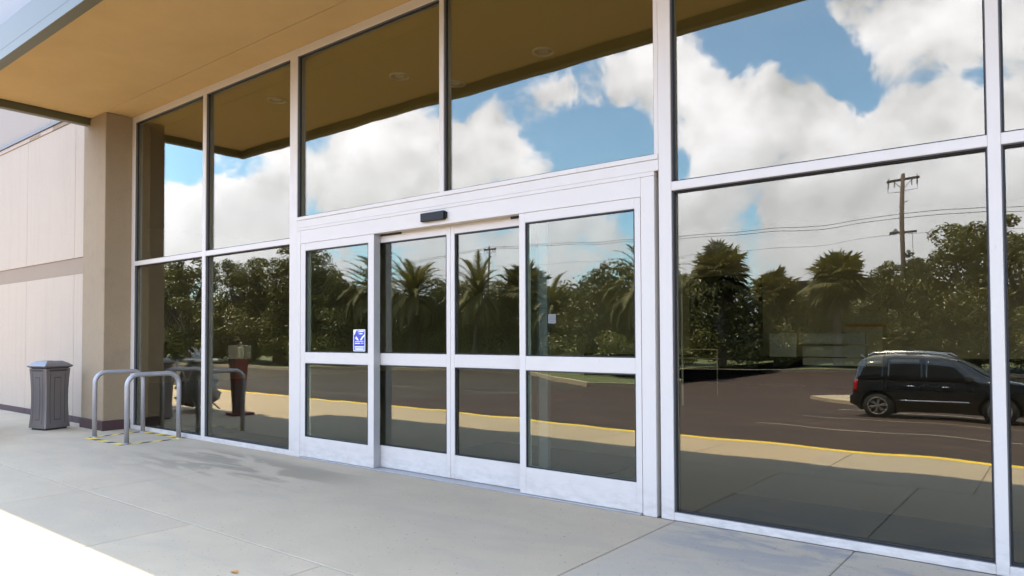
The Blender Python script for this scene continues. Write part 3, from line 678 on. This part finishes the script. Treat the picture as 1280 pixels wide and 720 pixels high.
for wx in WX:
    cut = MB().tube([(wx, -1.2, .34), (wx, 1.2, .34)], .385, 36).build('cutter', MT['carpaint'])
    md = cb.modifiers.new('b', 'BOOLEAN'); md.object = cut; md.operation = 'DIFFERENCE'; md.solver = 'EXACT'
    dg = bpy.context.evaluated_depsgraph_get(); me = bpy.data.meshes.new_from_object(cb.evaluated_get(dg))
    cb.modifiers.clear(); cb.data = me; bpy.data.objects.remove(cut)
cb.name = 'body'; cb.data.name = 'body'; cb.parent = car; cb.data.shade_smooth()
try:
    cb.data.set_sharp_from_angle(angle=R(35))
except Exception: pass
MB().box(-1.65, 2.0, -.62, .62, .2, .7).build('underbody', MT['tyre'], car)
def wheel(x, s, spin):
    w = MB(); prof = [(.20, .0), (.255, .01), (.30, .02), (.325, .05), (.33, .11), (.325, .17), (.30, .2), (.2, .2)]
    n = 32; vs = []
    for r, y in prof: vs += [(r * math.cos(2 * math.pi * k / n), -y * s, r * math.sin(2 * math.pi * k / n)) for k in range(n)]
    w.add(vs, [(i * n + k, i * n + (k + 1) % n, (i + 1) * n + (k + 1) % n, (i + 1) * n + k) for i in range(len(prof) - 1) for k in range(n)])
    o = w.build('wheel', MT['tyre'], car, smooth=True); o.location = (x, s * .865, .33)
    r = MB()
    r.tube([(.205 * math.cos(a), -.0 * s, .205 * math.sin(a)) for a in np.linspace(0, 2 * math.pi, 33)], .014, 6, False)
    r.tube([(0, -.03 * s, 0), (0, .004 * s, 0)], .045, 14)
    for k in range(6):
        a = 2 * math.pi * k / 6 + spin
        for da in (-.16, .16):
            r.tube([(.04 * math.cos(a), -.004 * s, .04 * math.sin(a)), (.2 * math.cos(a + da), -.006 * s, .2 * math.sin(a + da))], [.017, .013], 6)
    r.build('rim', MT['alloy'], o); MB().tube([(0, -.12 * s, 0), (0, -.07 * s, 0)], .2, 24).build('brake_disc', MT['bindark'], o)
for x in WX:
    for s in (1, -1): wheel(x, s, .3 if x < 0 else .9)
def side_patch(poly, name, m, off=.004, s=1, parent=None, nx=10, nz=4):
    """poly = (bottom-left, bottom-right, top-right, top-left) in x,z; follows the body side"""
    (a, b_, c, d) = [Vector(p) for p in poly]; vs = []
    for j in range(nz + 1):
        for i in range(nx + 1):
            u, v = i / nx, j / nz; p = (a * (1 - u) + b_ * u) * (1 - v) + (d * (1 - u) + c * u) * v
            vs.append((p.x, s * (side_y(p.x, p.y) + off), p.y))
    q = MB(); n = nx + 1
    vs += [(x, y - s * .01, z) for x, y, z in vs]; o = (nx + 1) * (nz + 1)
    fs = [(j * n + i, j * n + i + 1, (j + 1) * n + i + 1, (j + 1) * n + i) for j in range(nz) for i in range(nx)]
    rim = [i for i in range(n)] + [j * n + nx for j in range(1, nz + 1)] + [nz * n + i for i in range(nx - 1, -1, -1)] + [j * n for j in range(nz - 1, 0, -1)]
    fs += [(rim[k], rim[(k + 1) % len(rim)], rim[(k + 1) % len(rim)] + o, rim[k] + o) for k in range(len(rim))]
    vs = [(fx(x), y, z) for x, y, z in vs]
    return q.add(vs, fs).build(name, MT[m], parent or car, smooth=True)
for s in (1, -1):
    side_patch(((-1.86, .99), (-1.08, 1.0), (-1.08, 1.50), (-1.66, 1.46)), 'side_window', 'carglass', s=s)
    side_patch(((-.98, 1.0), (-.28, 1.0), (-.28, 1.53), (-.98, 1.52)), 'side_window', 'carglass', s=s)
    side_patch(((-.2, 1.0), (.86, 1.01), (.38, 1.46), (-.2, 1.53)), 'side_window', 'carglass', s=s)
    side_patch(((-.75, .49), (.72, .49), (.72, .525), (-.75, .525)), 'chrome_strip', 'chrome', .016, s, nz=1)
    side_patch(((-2.0, .66), (-1.86, .66), (-1.83, .98), (-1.97, .98)), 'tail_light', 'tail', .006, s, nx=4)
    side_patch(((1.62, .74), (2.02, .68), (1.98, .80), (1.62, .90)), 'headlight', 'lamp', .006, s, nx=5)
    for x in (-.5, .25):
        dr = side_patch(((x - .10, .86), (x + .06, .86), (x + .06, .885), (x - .10, .885)), 'door_handle', 'chrome', .022, s, nx=3, nz=1)
    for x in (-1.03, -.24, .74): side_patch(((x - .004, .36), (x + .004, .36), (x + .004, .94), (x - .004, .94)), 'door_gap', 'tyre', .001, s, nx=1, nz=4)
    mi = MB().box(-.10, .10, -.09, .09, -.07, .07).build('mirror', MT['carpaint'], car, .03, seg=2); mi.location = (.79, s * .93, 1.08)
    MB().box(-.085, .06, -.075, .075, .071, .078).build('mirror_cap', MT['chrome'], mi)
    MB().tube([(-1.45, s * .62, 1.60), (-1.3, s * .62, 1.665), (-.4, s * .62, 1.69), (.25, s * .62, 1.66), (.4, s * .62, 1.585)], .017, 8).build('roof_rail', MT['chrome'], car, smooth=True)
ws = MB(); vs = []
for (x, f) in ((.46, .86), (.62, .9), (.82, .93), (1.0, .95), (1.08, .95)):
    z = ztop(x); w_ = side_y(x, z) * f
    for k in range(7): u = -1 + 2 * k / 6; vs.append((x + .01, w_ * u, z + .026 - .02 * u * u))
ws.add(vs, [(i * 7 + k, i * 7 + k + 1, (i + 1) * 7 + k + 1, (i + 1) * 7 + k) for i in range(4) for k in range(6)])
ws.v = [(fx(x), y, z) for x, y, z in ws.v]
ws.build('windshield', MT['windshield'], car, smooth=True)
rw = MB(); vs = []
for x in (-1.97, -1.90, -1.8, -1.74):
    z = ztop(x); w_ = side_y(x, z) * .86
    for k in range(5): u = -1 + 2 * k / 4; vs.append((x - .012, w_ * u, z + .01))
rw.add(vs, [(i * 5 + k, i * 5 + k + 1, (i + 1) * 5 + k + 1, (i + 1) * 5 + k) for i in range(3) for k in range(4)]); rw.v = [(fx(x), y, z) for x, y, z in rw.v]; rw.build('rear_window', MT['carglass'], car)
MB().box(-1.88, -1.7, -.74, .74, .34, .58).build('rear_bumper', MT['carpaint'], car, .04, seg=2)
MB().box(2.12, 2.36, -.66, .66, .28, .52).build('front_bumper', MT['carpaint'], car, .05, seg=2)
MB().tube([(-1.6, .3, 1.54), (-1.7, .3, 1.6)], .012, 5).build('roof_aerial', MT['chrome'], car)

# ---------------------------------------------------------------- utility poles and wires (mirrored)
def pole(x, y, h, label, arm2=True, rz=0.):
    p = thing('utility_pole', label, 'utility pole', (x, y, -.6), rz, 'wooden utility poles along the road')
    H = h + .6
    MB().tube([(0, 0, 0), (0, 0, H)], [.19, .125], 12).build('pole_shaft', MT['polewood'], p, smooth=True)
    a = MB().box(-.95, .95, -.2, -.1, H - .38, -.24 + H).build('crossarm', MT['polewood'], p)
    for u in (-.85, -.5, .5, .8): MB().tube([(u, -.15, H - .39), (u, -.15, H - .72)], [.045, .035], 8).build('insulator', MT['steel'], a)
    for u in (-.85, 0, .8): MB().tube([(u, -.15, H - .24), (u, -.15, H - .1)], [.04, .02], 8).build('pin', MT['steel'], a)
    for s in (-1, 1): MB().tube([(s * .55, -.13, H - .38), (0.05 * s, -.1, H - .85)], .02, 6).build('brace', MT['polewood'], p)
    MB().tube([(-.88, -.15, H - .3), (-.86, -.15, H - .98), (-.1, -.12, H - 1.04)], .015, 5).build('jumper_wire', MT['wire'], p)
    MB().tube([(.85, -.15, H - .3), (.83, -.15, H - .98), (.1, -.12, H - 1.0)], .015, 5).build('jumper_wire', MT['wire'], p)
    if arm2:
        MB().box(-.75, .85, -.16, -.08, H - 3.45, H - 3.33).build('crossarm', MT['polewood'], p)
        MB().add([(-.85, -.12, H - 3.55), (-.4, -.12, H - 3.12), (-.1, -.12, H - 3.42), (-.4, -.2, H - 3.3)], [(0, 1, 3), (1, 2, 3), (0, 3, 2), (0, 2, 1)]).build('cutout', MT['steel'], p)
        MB().tube([(.12, 0, H - 1.7), (.35, 0, H - 1.62)], .03, 6).build('bracket', MT['steel'], p)
        MB().tube([(.6, -.1, H - 3.45), (.62, -.1, H - 5.0)], .015, 5).build('drop_wire', MT['wire'], p)
    return p
pole(-7.96, -41.9, 11.05, 'taller wooden utility pole, nearer, reflected in the right window')
pole(-44.9, -47.9, 10.35, 'wooden utility pole reflected in the second door leaf', rz=R(-9))
def wire(label, pts, r=.016):
    b = MB(); out = []
    for p, q in zip(pts, pts[1:]):
        p, q = Vector(p), Vector(q); s = (q - p).length
        for k in range(12):
            t = k / 12; v = p.lerp(q, t); v.z -= s * .012 * 4 * t * (1 - t); out.append(v)
    out.append(Vector(pts[-1])); b.tube(out, r, 5); return tag(b.build('overhead_wire', MT['wire']), label, 'wire', 'overhead wires between the poles')
wire('upper overhead wire between the poles', [(-95, -58, 10.6), (-44.9, -48.05, 10.3), (-8.0, -42.1, 8.75), (26, -36, 8.3)])
wire('second overhead wire just below the upper one', [(-95, -57.6, 10.35), (-44.5, -47.6, 10.1), (-8.0, -41.7, 8.45), (26, -35.6, 8.0)])
wire('faint lowest overhead wire on the poles', [(-95, -58, 8.6), (-45, -47.9, 8.4), (-8.0, -41.9, 7.55), (26, -36, 7.2)], .009)

# dark brown building beyond the palms
db = thing('brown_building', 'low dark brown flat roofed building beyond the palms', 'building', (-14, -66, -.6))
MB().box(-9, 4.5, -5, 5, 0, 6.9).build('wall', MT['darkbuild'], db); MB().box(-9.2, 4.7, -5.2, 5.2, 6.9, 7.1).build('roof', MT['darkbuild'], db)

# ---------------------------------------------------------------- vegetation
def leaf_quads(c, size, outward=None, fold=True):
    """c (N,3) centres -> rhombic leaves, two triangles each"""
    N = len(c); a = rng.normal(size=(N, 3)); a /= np.linalg.norm(a, axis=1, keepdims=True)
    if outward is not None: a = a * .8 + outward * .7 + np.array([0, 0, .35]); a /= np.linalg.norm(a, axis=1, keepdims=True)
    b = rng.normal(size=(N, 3)); b -= a * (a * b).sum(1, keepdims=True); b /= np.linalg.norm(b, axis=1, keepdims=True); k = np.cross(a, b)
    s = (size * rng.uniform(.6, 1.3, N))[:, None]
    V = np.stack([c - b * s, c + k * s * .42 + a * s * .12, c + b * s, c - k * s * .42 + a * s * .12], 1).reshape(-1, 3)
    i = np.arange(N)[:, None] * 4
    return V, np.concatenate([i + [0, 1, 2], i + [0, 2, 3]], 0)
def merge(L):
    V = []; F = []; o = 0
    for v, f in L: V.append(v); F.append(f + o); o += len(v)
    return np.concatenate(V), np.concatenate(F)
def clump_pts(center, rad, n, squash=.75):
    u = rng.normal(size=(n, 3)); u /= np.linalg.norm(u, axis=1, keepdims=True)
    r = rad * rng.uniform(.35, 1.0, n) ** .55
    return center + u * r[:, None] * np.array([1, 1, squash]), u
def broad_tree_mesh(h, spread, nclump, nleaf, lsize, seed, leafm):
    rnd = random.Random(seed); t = thing('broadleaf_tree', 'tree', 'tree')
    tr = MB(); tr.tube([(0, 0, 0), (.1, .05, h * .2), (-.05, .1, h * .4)], [h * .028, h * .022, h * .016], 8)
    L = []
    for i in range(nclump):
        a = rnd.uniform(0, 6.283); rr = spread * math.sqrt(rnd.uniform(0.02, 1)); z = h * rnd.uniform(.12, .93); rr *= (1 - max(0, (z / h - .5)) * 1.2)
        c = np.array([rr * math.cos(a), rr * math.sin(a), z]); cr = h * rnd.uniform(.07, .14)
        p, u = clump_pts(c, cr, nleaf); L.append(leaf_quads(p, lsize, u))
        tr.tube([(0, 0, h * rnd.uniform(.12, .4)), (c[0] * .55, c[1] * .55, (z + h * .3) * .5), tuple(c)], [h * .012, h * .007, .012], 5)
    for i in range(9):   # twigs that break the outline
        a = rnd.uniform(0, 6.283); c = np.array([spread * .5 * math.cos(a), spread * .5 * math.sin(a), h * rnd.uniform(.85, 1.0)])
        p, u = clump_pts(c, h * .045, nleaf // 3); L.append(leaf_quads(p, lsize, u))
    tr.build('trunk', MT['bark'], t); V, F = merge(L); np_mesh('crown', V, F, leafm, t); return t
def date_palm_mesh(h, seed, nf=62):
    rnd = random.Random(seed); t = thing('date_palm', 'palm', 'palm tree')
    tr = MB(); n = 14; tr.tube([(0, 0, h * .62 * i / n) for i in range(n + 1)], [.22 + (.05 if i % 2 else 0) for i in range(n + 1)], 10); tr.build('trunk', MT['bark'], t)
    V = []; F = []; o = 0
    for k in range(nf):
        az = k * 2.39996 + rnd.uniform(-.15, .15); el = math.radians(82 - 112 * (k / nf) ** .85); Lf = rnd.uniform(2.6, 3.3)
        dirh = np.array([math.cos(az), math.sin(az), 0]); p = np.array([0, 0, h * .62]); e = el; seg = 16; side = np.array([-math.sin(az), math.cos(az), 0])
        for i in range(seg):
            d = dirh * math.cos(e) + np.array([0, 0, 1]) * math.sin(e); q = p + d * Lf / seg; up = np.cross(side, d) * -1
            f = i / seg; ll = .60 * math.sin(math.pi * min(.12 + f * .9, 1)) + .05
            for sg in (-1, 1):
                for m_ in (0, .33, .66):
                    b0 = p + (q - p) * m_; b1 = p + (q - p) * (m_ + .40)
                    tip = b0 + side * sg * ll * .7 + d * ll * .62 + up * ll * (.22 + rnd.uniform(-.12, .1)) + np.array([0, 0, -ll * .12])
                    V += [b0, b1, tip]; F.append((o, o + 1, o + 2)); o += 3
            w = .03 * (1 - f) + .006
            V += [p - side * w, p + side * w, q + side * w, q - side * w]; F += [(o, o + 1, o + 2), (o, o + 2, o + 3)]; o += 4
            p = q; e -= (1.15 + .5 * k / nf) / seg * (.4 + 1.3 * f)
    np_mesh('fronds', np.array(V), np.array(F), MT['frond'], t); return t
def sabal_mesh(h, seed, nf=64):
    rnd = random.Random(seed); t = thing('cabbage_palm', 'palm', 'palm tree')
    zc = h - 1.9
    MB().tube([(0, 0, zc * i / 10) for i in range(11)], [.2 + (.04 if i % 2 else 0) for i in range(11)], 10).build('trunk', MT['bark'], t)
    for part, m, ks in (('fronds', 'frond', range(nf)), ('dead_fronds', 'deadfrond', range(nf, nf + 16))):
        V = []; F = []; o = 0
        for k in ks:
            dead = part != 'fronds'
            az = k * 2.39996; el = math.radians(84 - 120 * (k / nf) ** .9) if not dead else math.radians(rnd.uniform(-80, -55))
            dirh = np.array([math.cos(az), math.sin(az), 0]); side = np.array([-math.sin(az), math.cos(az), 0])
            d = dirh * math.cos(el) + np.array([0, 0, 1]) * math.sin(el); base = np.array([0, 0, zc]); Lp = rnd.uniform(.6, 1.25) * (.6 if dead else 1)
            c = base + d * Lp; up = np.cross(d, side) * (1)
            w = .02; V += [base - side * w, base + side * w, c + side * w, c - side * w]; F += [(o, o + 1, o + 2), (o, o + 2, o + 3)]; o += 4
            Rf = rnd.uniform(.95, 1.3); ns = 24
            for i in range(ns):
                th = -2.0 + 4.0 * i / (ns - 1); dth = .085
                v0 = d * math.cos(th - dth) + side * math.sin(th - dth); v1 = d * math.cos(th + dth) + side * math.sin(th + dth); vt = d * math.cos(th) + side * math.sin(th)
                rr = Rf * (1 - .22 * abs(th) / 2) * rnd.uniform(.9, 1.05)
                m0 = c + v0 * rr * .6 - up * .05 * (i % 2); m1 = c + v1 * rr * .6 + up * .05 * (i % 2)
                tip = c + vt * rr - np.array([0, 0, rr * .28 * rnd.uniform(.3, 1.3)])
                V += [c, m0, m1, tip]; F += [(o, o + 1, o + 2), (o + 1, o + 3, o + 2)]; o += 4
        np_mesh(part, np.array(V), np.array(F), MT[m], t)
    return t
protos = {'b': [broad_tree_mesh(7, 2.3, 46, 300, .09, 1, MT['leaf']), broad_tree_mesh(7, 2.6, 50, 290, .09, 2, MT['leaf2']), broad_tree_mesh(7, 2.1, 42, 300, .088, 3, MT['leaf'])],
          'd': [date_palm_mesh(7, 5), date_palm_mesh(7, 6)], 's': [sabal_mesh(7, 8), sabal_mesh(7, 9)]}
used = set()
KN = {'b': 'broadleaf tree', 'd': 'feather-leaved palm', 's': 'fan-leaved palm'}
def plant(k, x, y, h, label, group, var=0, zs=None):
    P = protos[k][var % len(protos[k])]
    o = P if id(P) not in used else copy_tree(P); used.add(id(P)); s = h / 7
    o.location = (x, y, -.62); o.scale = ((s * .82 if k == 'd' else s) if zs is None else zs,) * 2 + (s,); o.rotation_euler.z = random.uniform(0, 6.28)
    o['label'] = label; o['group'] = group; return o
TREES = [('b', -63.2, -24.9, 8.7), ('b', -56.6, -23.9, 8.3), ('b', -51.3, -25.5, 8.3), ('b', -47.4, -25.9, 8.0), ('b', -45.6, -26.9, 8.8), ('b', -42.4, -27.9, 6.6),
 ('d', -39.8, -28.6, 8.6), ('d', -36.9, -29.9, 8.2), ('b', -37.6, -33.9, 6.4), ('d', -31.5, -30.4, 7.9), ('s', -29.2, -32.9, 7.2), ('d', -26.7, -32.6, 6.4),
 ('b', -26.3, -34.9, 5.3), ('b', -23.6, -32.9, 5.5), ('b', -19.4, -27.6, 5.7), ('d', -16.9, -26.9, 7.2), ('s', -17.9, -38.4, 8.1), ('s', -15.7, -42.4, 6.7),
 ('s', -11.6, -41.9, 7.6), ('b', -8.4, -44.4, 6.9), ('b', -6.2, -41.9, 7.0), ('b', -4.1, -40.4, 8.4), ('b', -1.9, -38.9, 7.4), ('b', 1.2, -36, 7.4),
 ('b', -70, -27, 9), ('b', -77, -29, 9), ('s', -21.5, -41, 6.6), ('b', -30, -38, 5.8), ('b', -34, -37, 6.2), ('b', -49, -31, 7.6), ('b', -54, -30, 7.6), ('b', -22, -36, 5), ('b', 5, -36, 8), ('b', 10, -35, 7)]
ordn = ['first', 'second', 'third', 'fourth', 'fifth', 'sixth', 'seventh', 'eighth', 'ninth', 'tenth', 'eleventh', 'twelfth', 'thirteenth', 'fourteenth', 'fifteenth', 'sixteenth', 'seventeenth', 'eighteenth', 'nineteenth', 'twentieth', 'twenty-first', 'twenty-second', 'twenty-third', 'twenty-fourth', 'twenty-fifth', 'twenty-sixth', 'twenty-seventh']
cnt = {}
for i, (k, x, y, h) in enumerate(sorted(TREES, key=lambda q: q[1])):
    cnt[k] = cnt.get(k, 0) + 1
    where = 'far left' if x < -48 else 'left' if x < -34 else 'middle' if x < -20 else 'right' if x < -5 else 'far right'
    lab = '%s %s from the left in the mirrored tree line, %s' % (ordn[cnt[k] - 1], KN[k], where + ' part')
    plant(k, x, y, h, lab, {'b': 'broadleaf trees beyond the lot', 'd': 'feather palms beyond the lot', 's': 'fan palms beyond the lot'}[k], i, None if k != 'b' else h / 7 * 1.15)
# undergrowth and far woodland: masses nobody could count
def bush_mass(name, spots, m, lsize, per):
    L = []
    for x, y, z, r in spots:
        p, u = clump_pts(np.array([x, y, z]), r, per, .85); L.append(leaf_quads(p, lsize, u))
    V, F = merge(L); return tag(np_mesh(name, V, F, MT[m]), kind='stuff')
def along(edge_pts, off, n, rlo, rhi, zlo, zhi, jit=.8):
    out = []; E = [Vector(p) for p in edge_pts]; ls = [(b - a).length for a, b in zip(E, E[1:])]; T = sum(ls)
    for i in range(n):
        s = T * (i + random.random()) / n
        for (a, b), l in zip(zip(E, E[1:]), ls):
            if s <= l: break
            s -= l
        p = a.lerp(b, min(s / l, 1)); r = random.uniform(rlo, rhi)
        out.append((p.x + random.uniform(-jit, jit), p.y - off - random.uniform(0, jit * 1.5), random.uniform(zlo, zhi), r))
    return out
E1 = [(-80, -23.5), (-42, -24.5), (-39, -28), (-33, -29.5), (-27, -32), (-24.5, -29.5), (-19, -25.5), (-16, -24)]
E2 = [(-22, -36.5), (-18, -36.5), (-11, -41.5), (-9, -42.5), (-2, -40), (3, -34), (20, -34)]
bush_mass('shrubbery', along(E1, .8, 130, .6, 1.1, -.1, 1.0) + along(E2, .6, 60, .6, 1.2, -.1, 1.2), 'leaf', .10, 300)
bush_mass('tall_shrubbery', along(E1, 2.5, 150, .9, 1.6, .8, 3.9, 1.2) + along(E2, 2.2, 80, .9, 1.6, .8, 3.6, 1.2), 'leaf2', .14, 320)
bush_mass('tree_belt', along(E1, 4.5, 120, 1.1, 1.8, 2.6, 5.0, 1.5) + along(E2, 3.6, 55, 1.0, 1.6, 2.4, 4.4, 1.5), 'leaf', .13, 420)
bush_mass('bright_shrubbery', along([(-60, -23.6), (-41, -24)], .3, 16, .5, .9, .2, 1.4) + along([(-38.5, -28.4), (-30, -29.8)], .5, 14, .6, 1.0, .5, 2.2) + along([(-23, -28.2), (-16.5, -23.6)], .6, 18, .5, .9, .2, 1.5) + along([(-8, -42), (0, -38.5)], .6, 22, .7, 1.2, .6, 3.4), 'leaf3', .10, 300)
bush_mass('far_woodland', along([(-120, -40), (-60, -40), (-40, -46), (-22, -50), (-9, -58), (8, -52), (60, -50)], 3, 260, 2.2, 3.2, .3, 3.6, 2.5), 'leaf2', .34, 330)
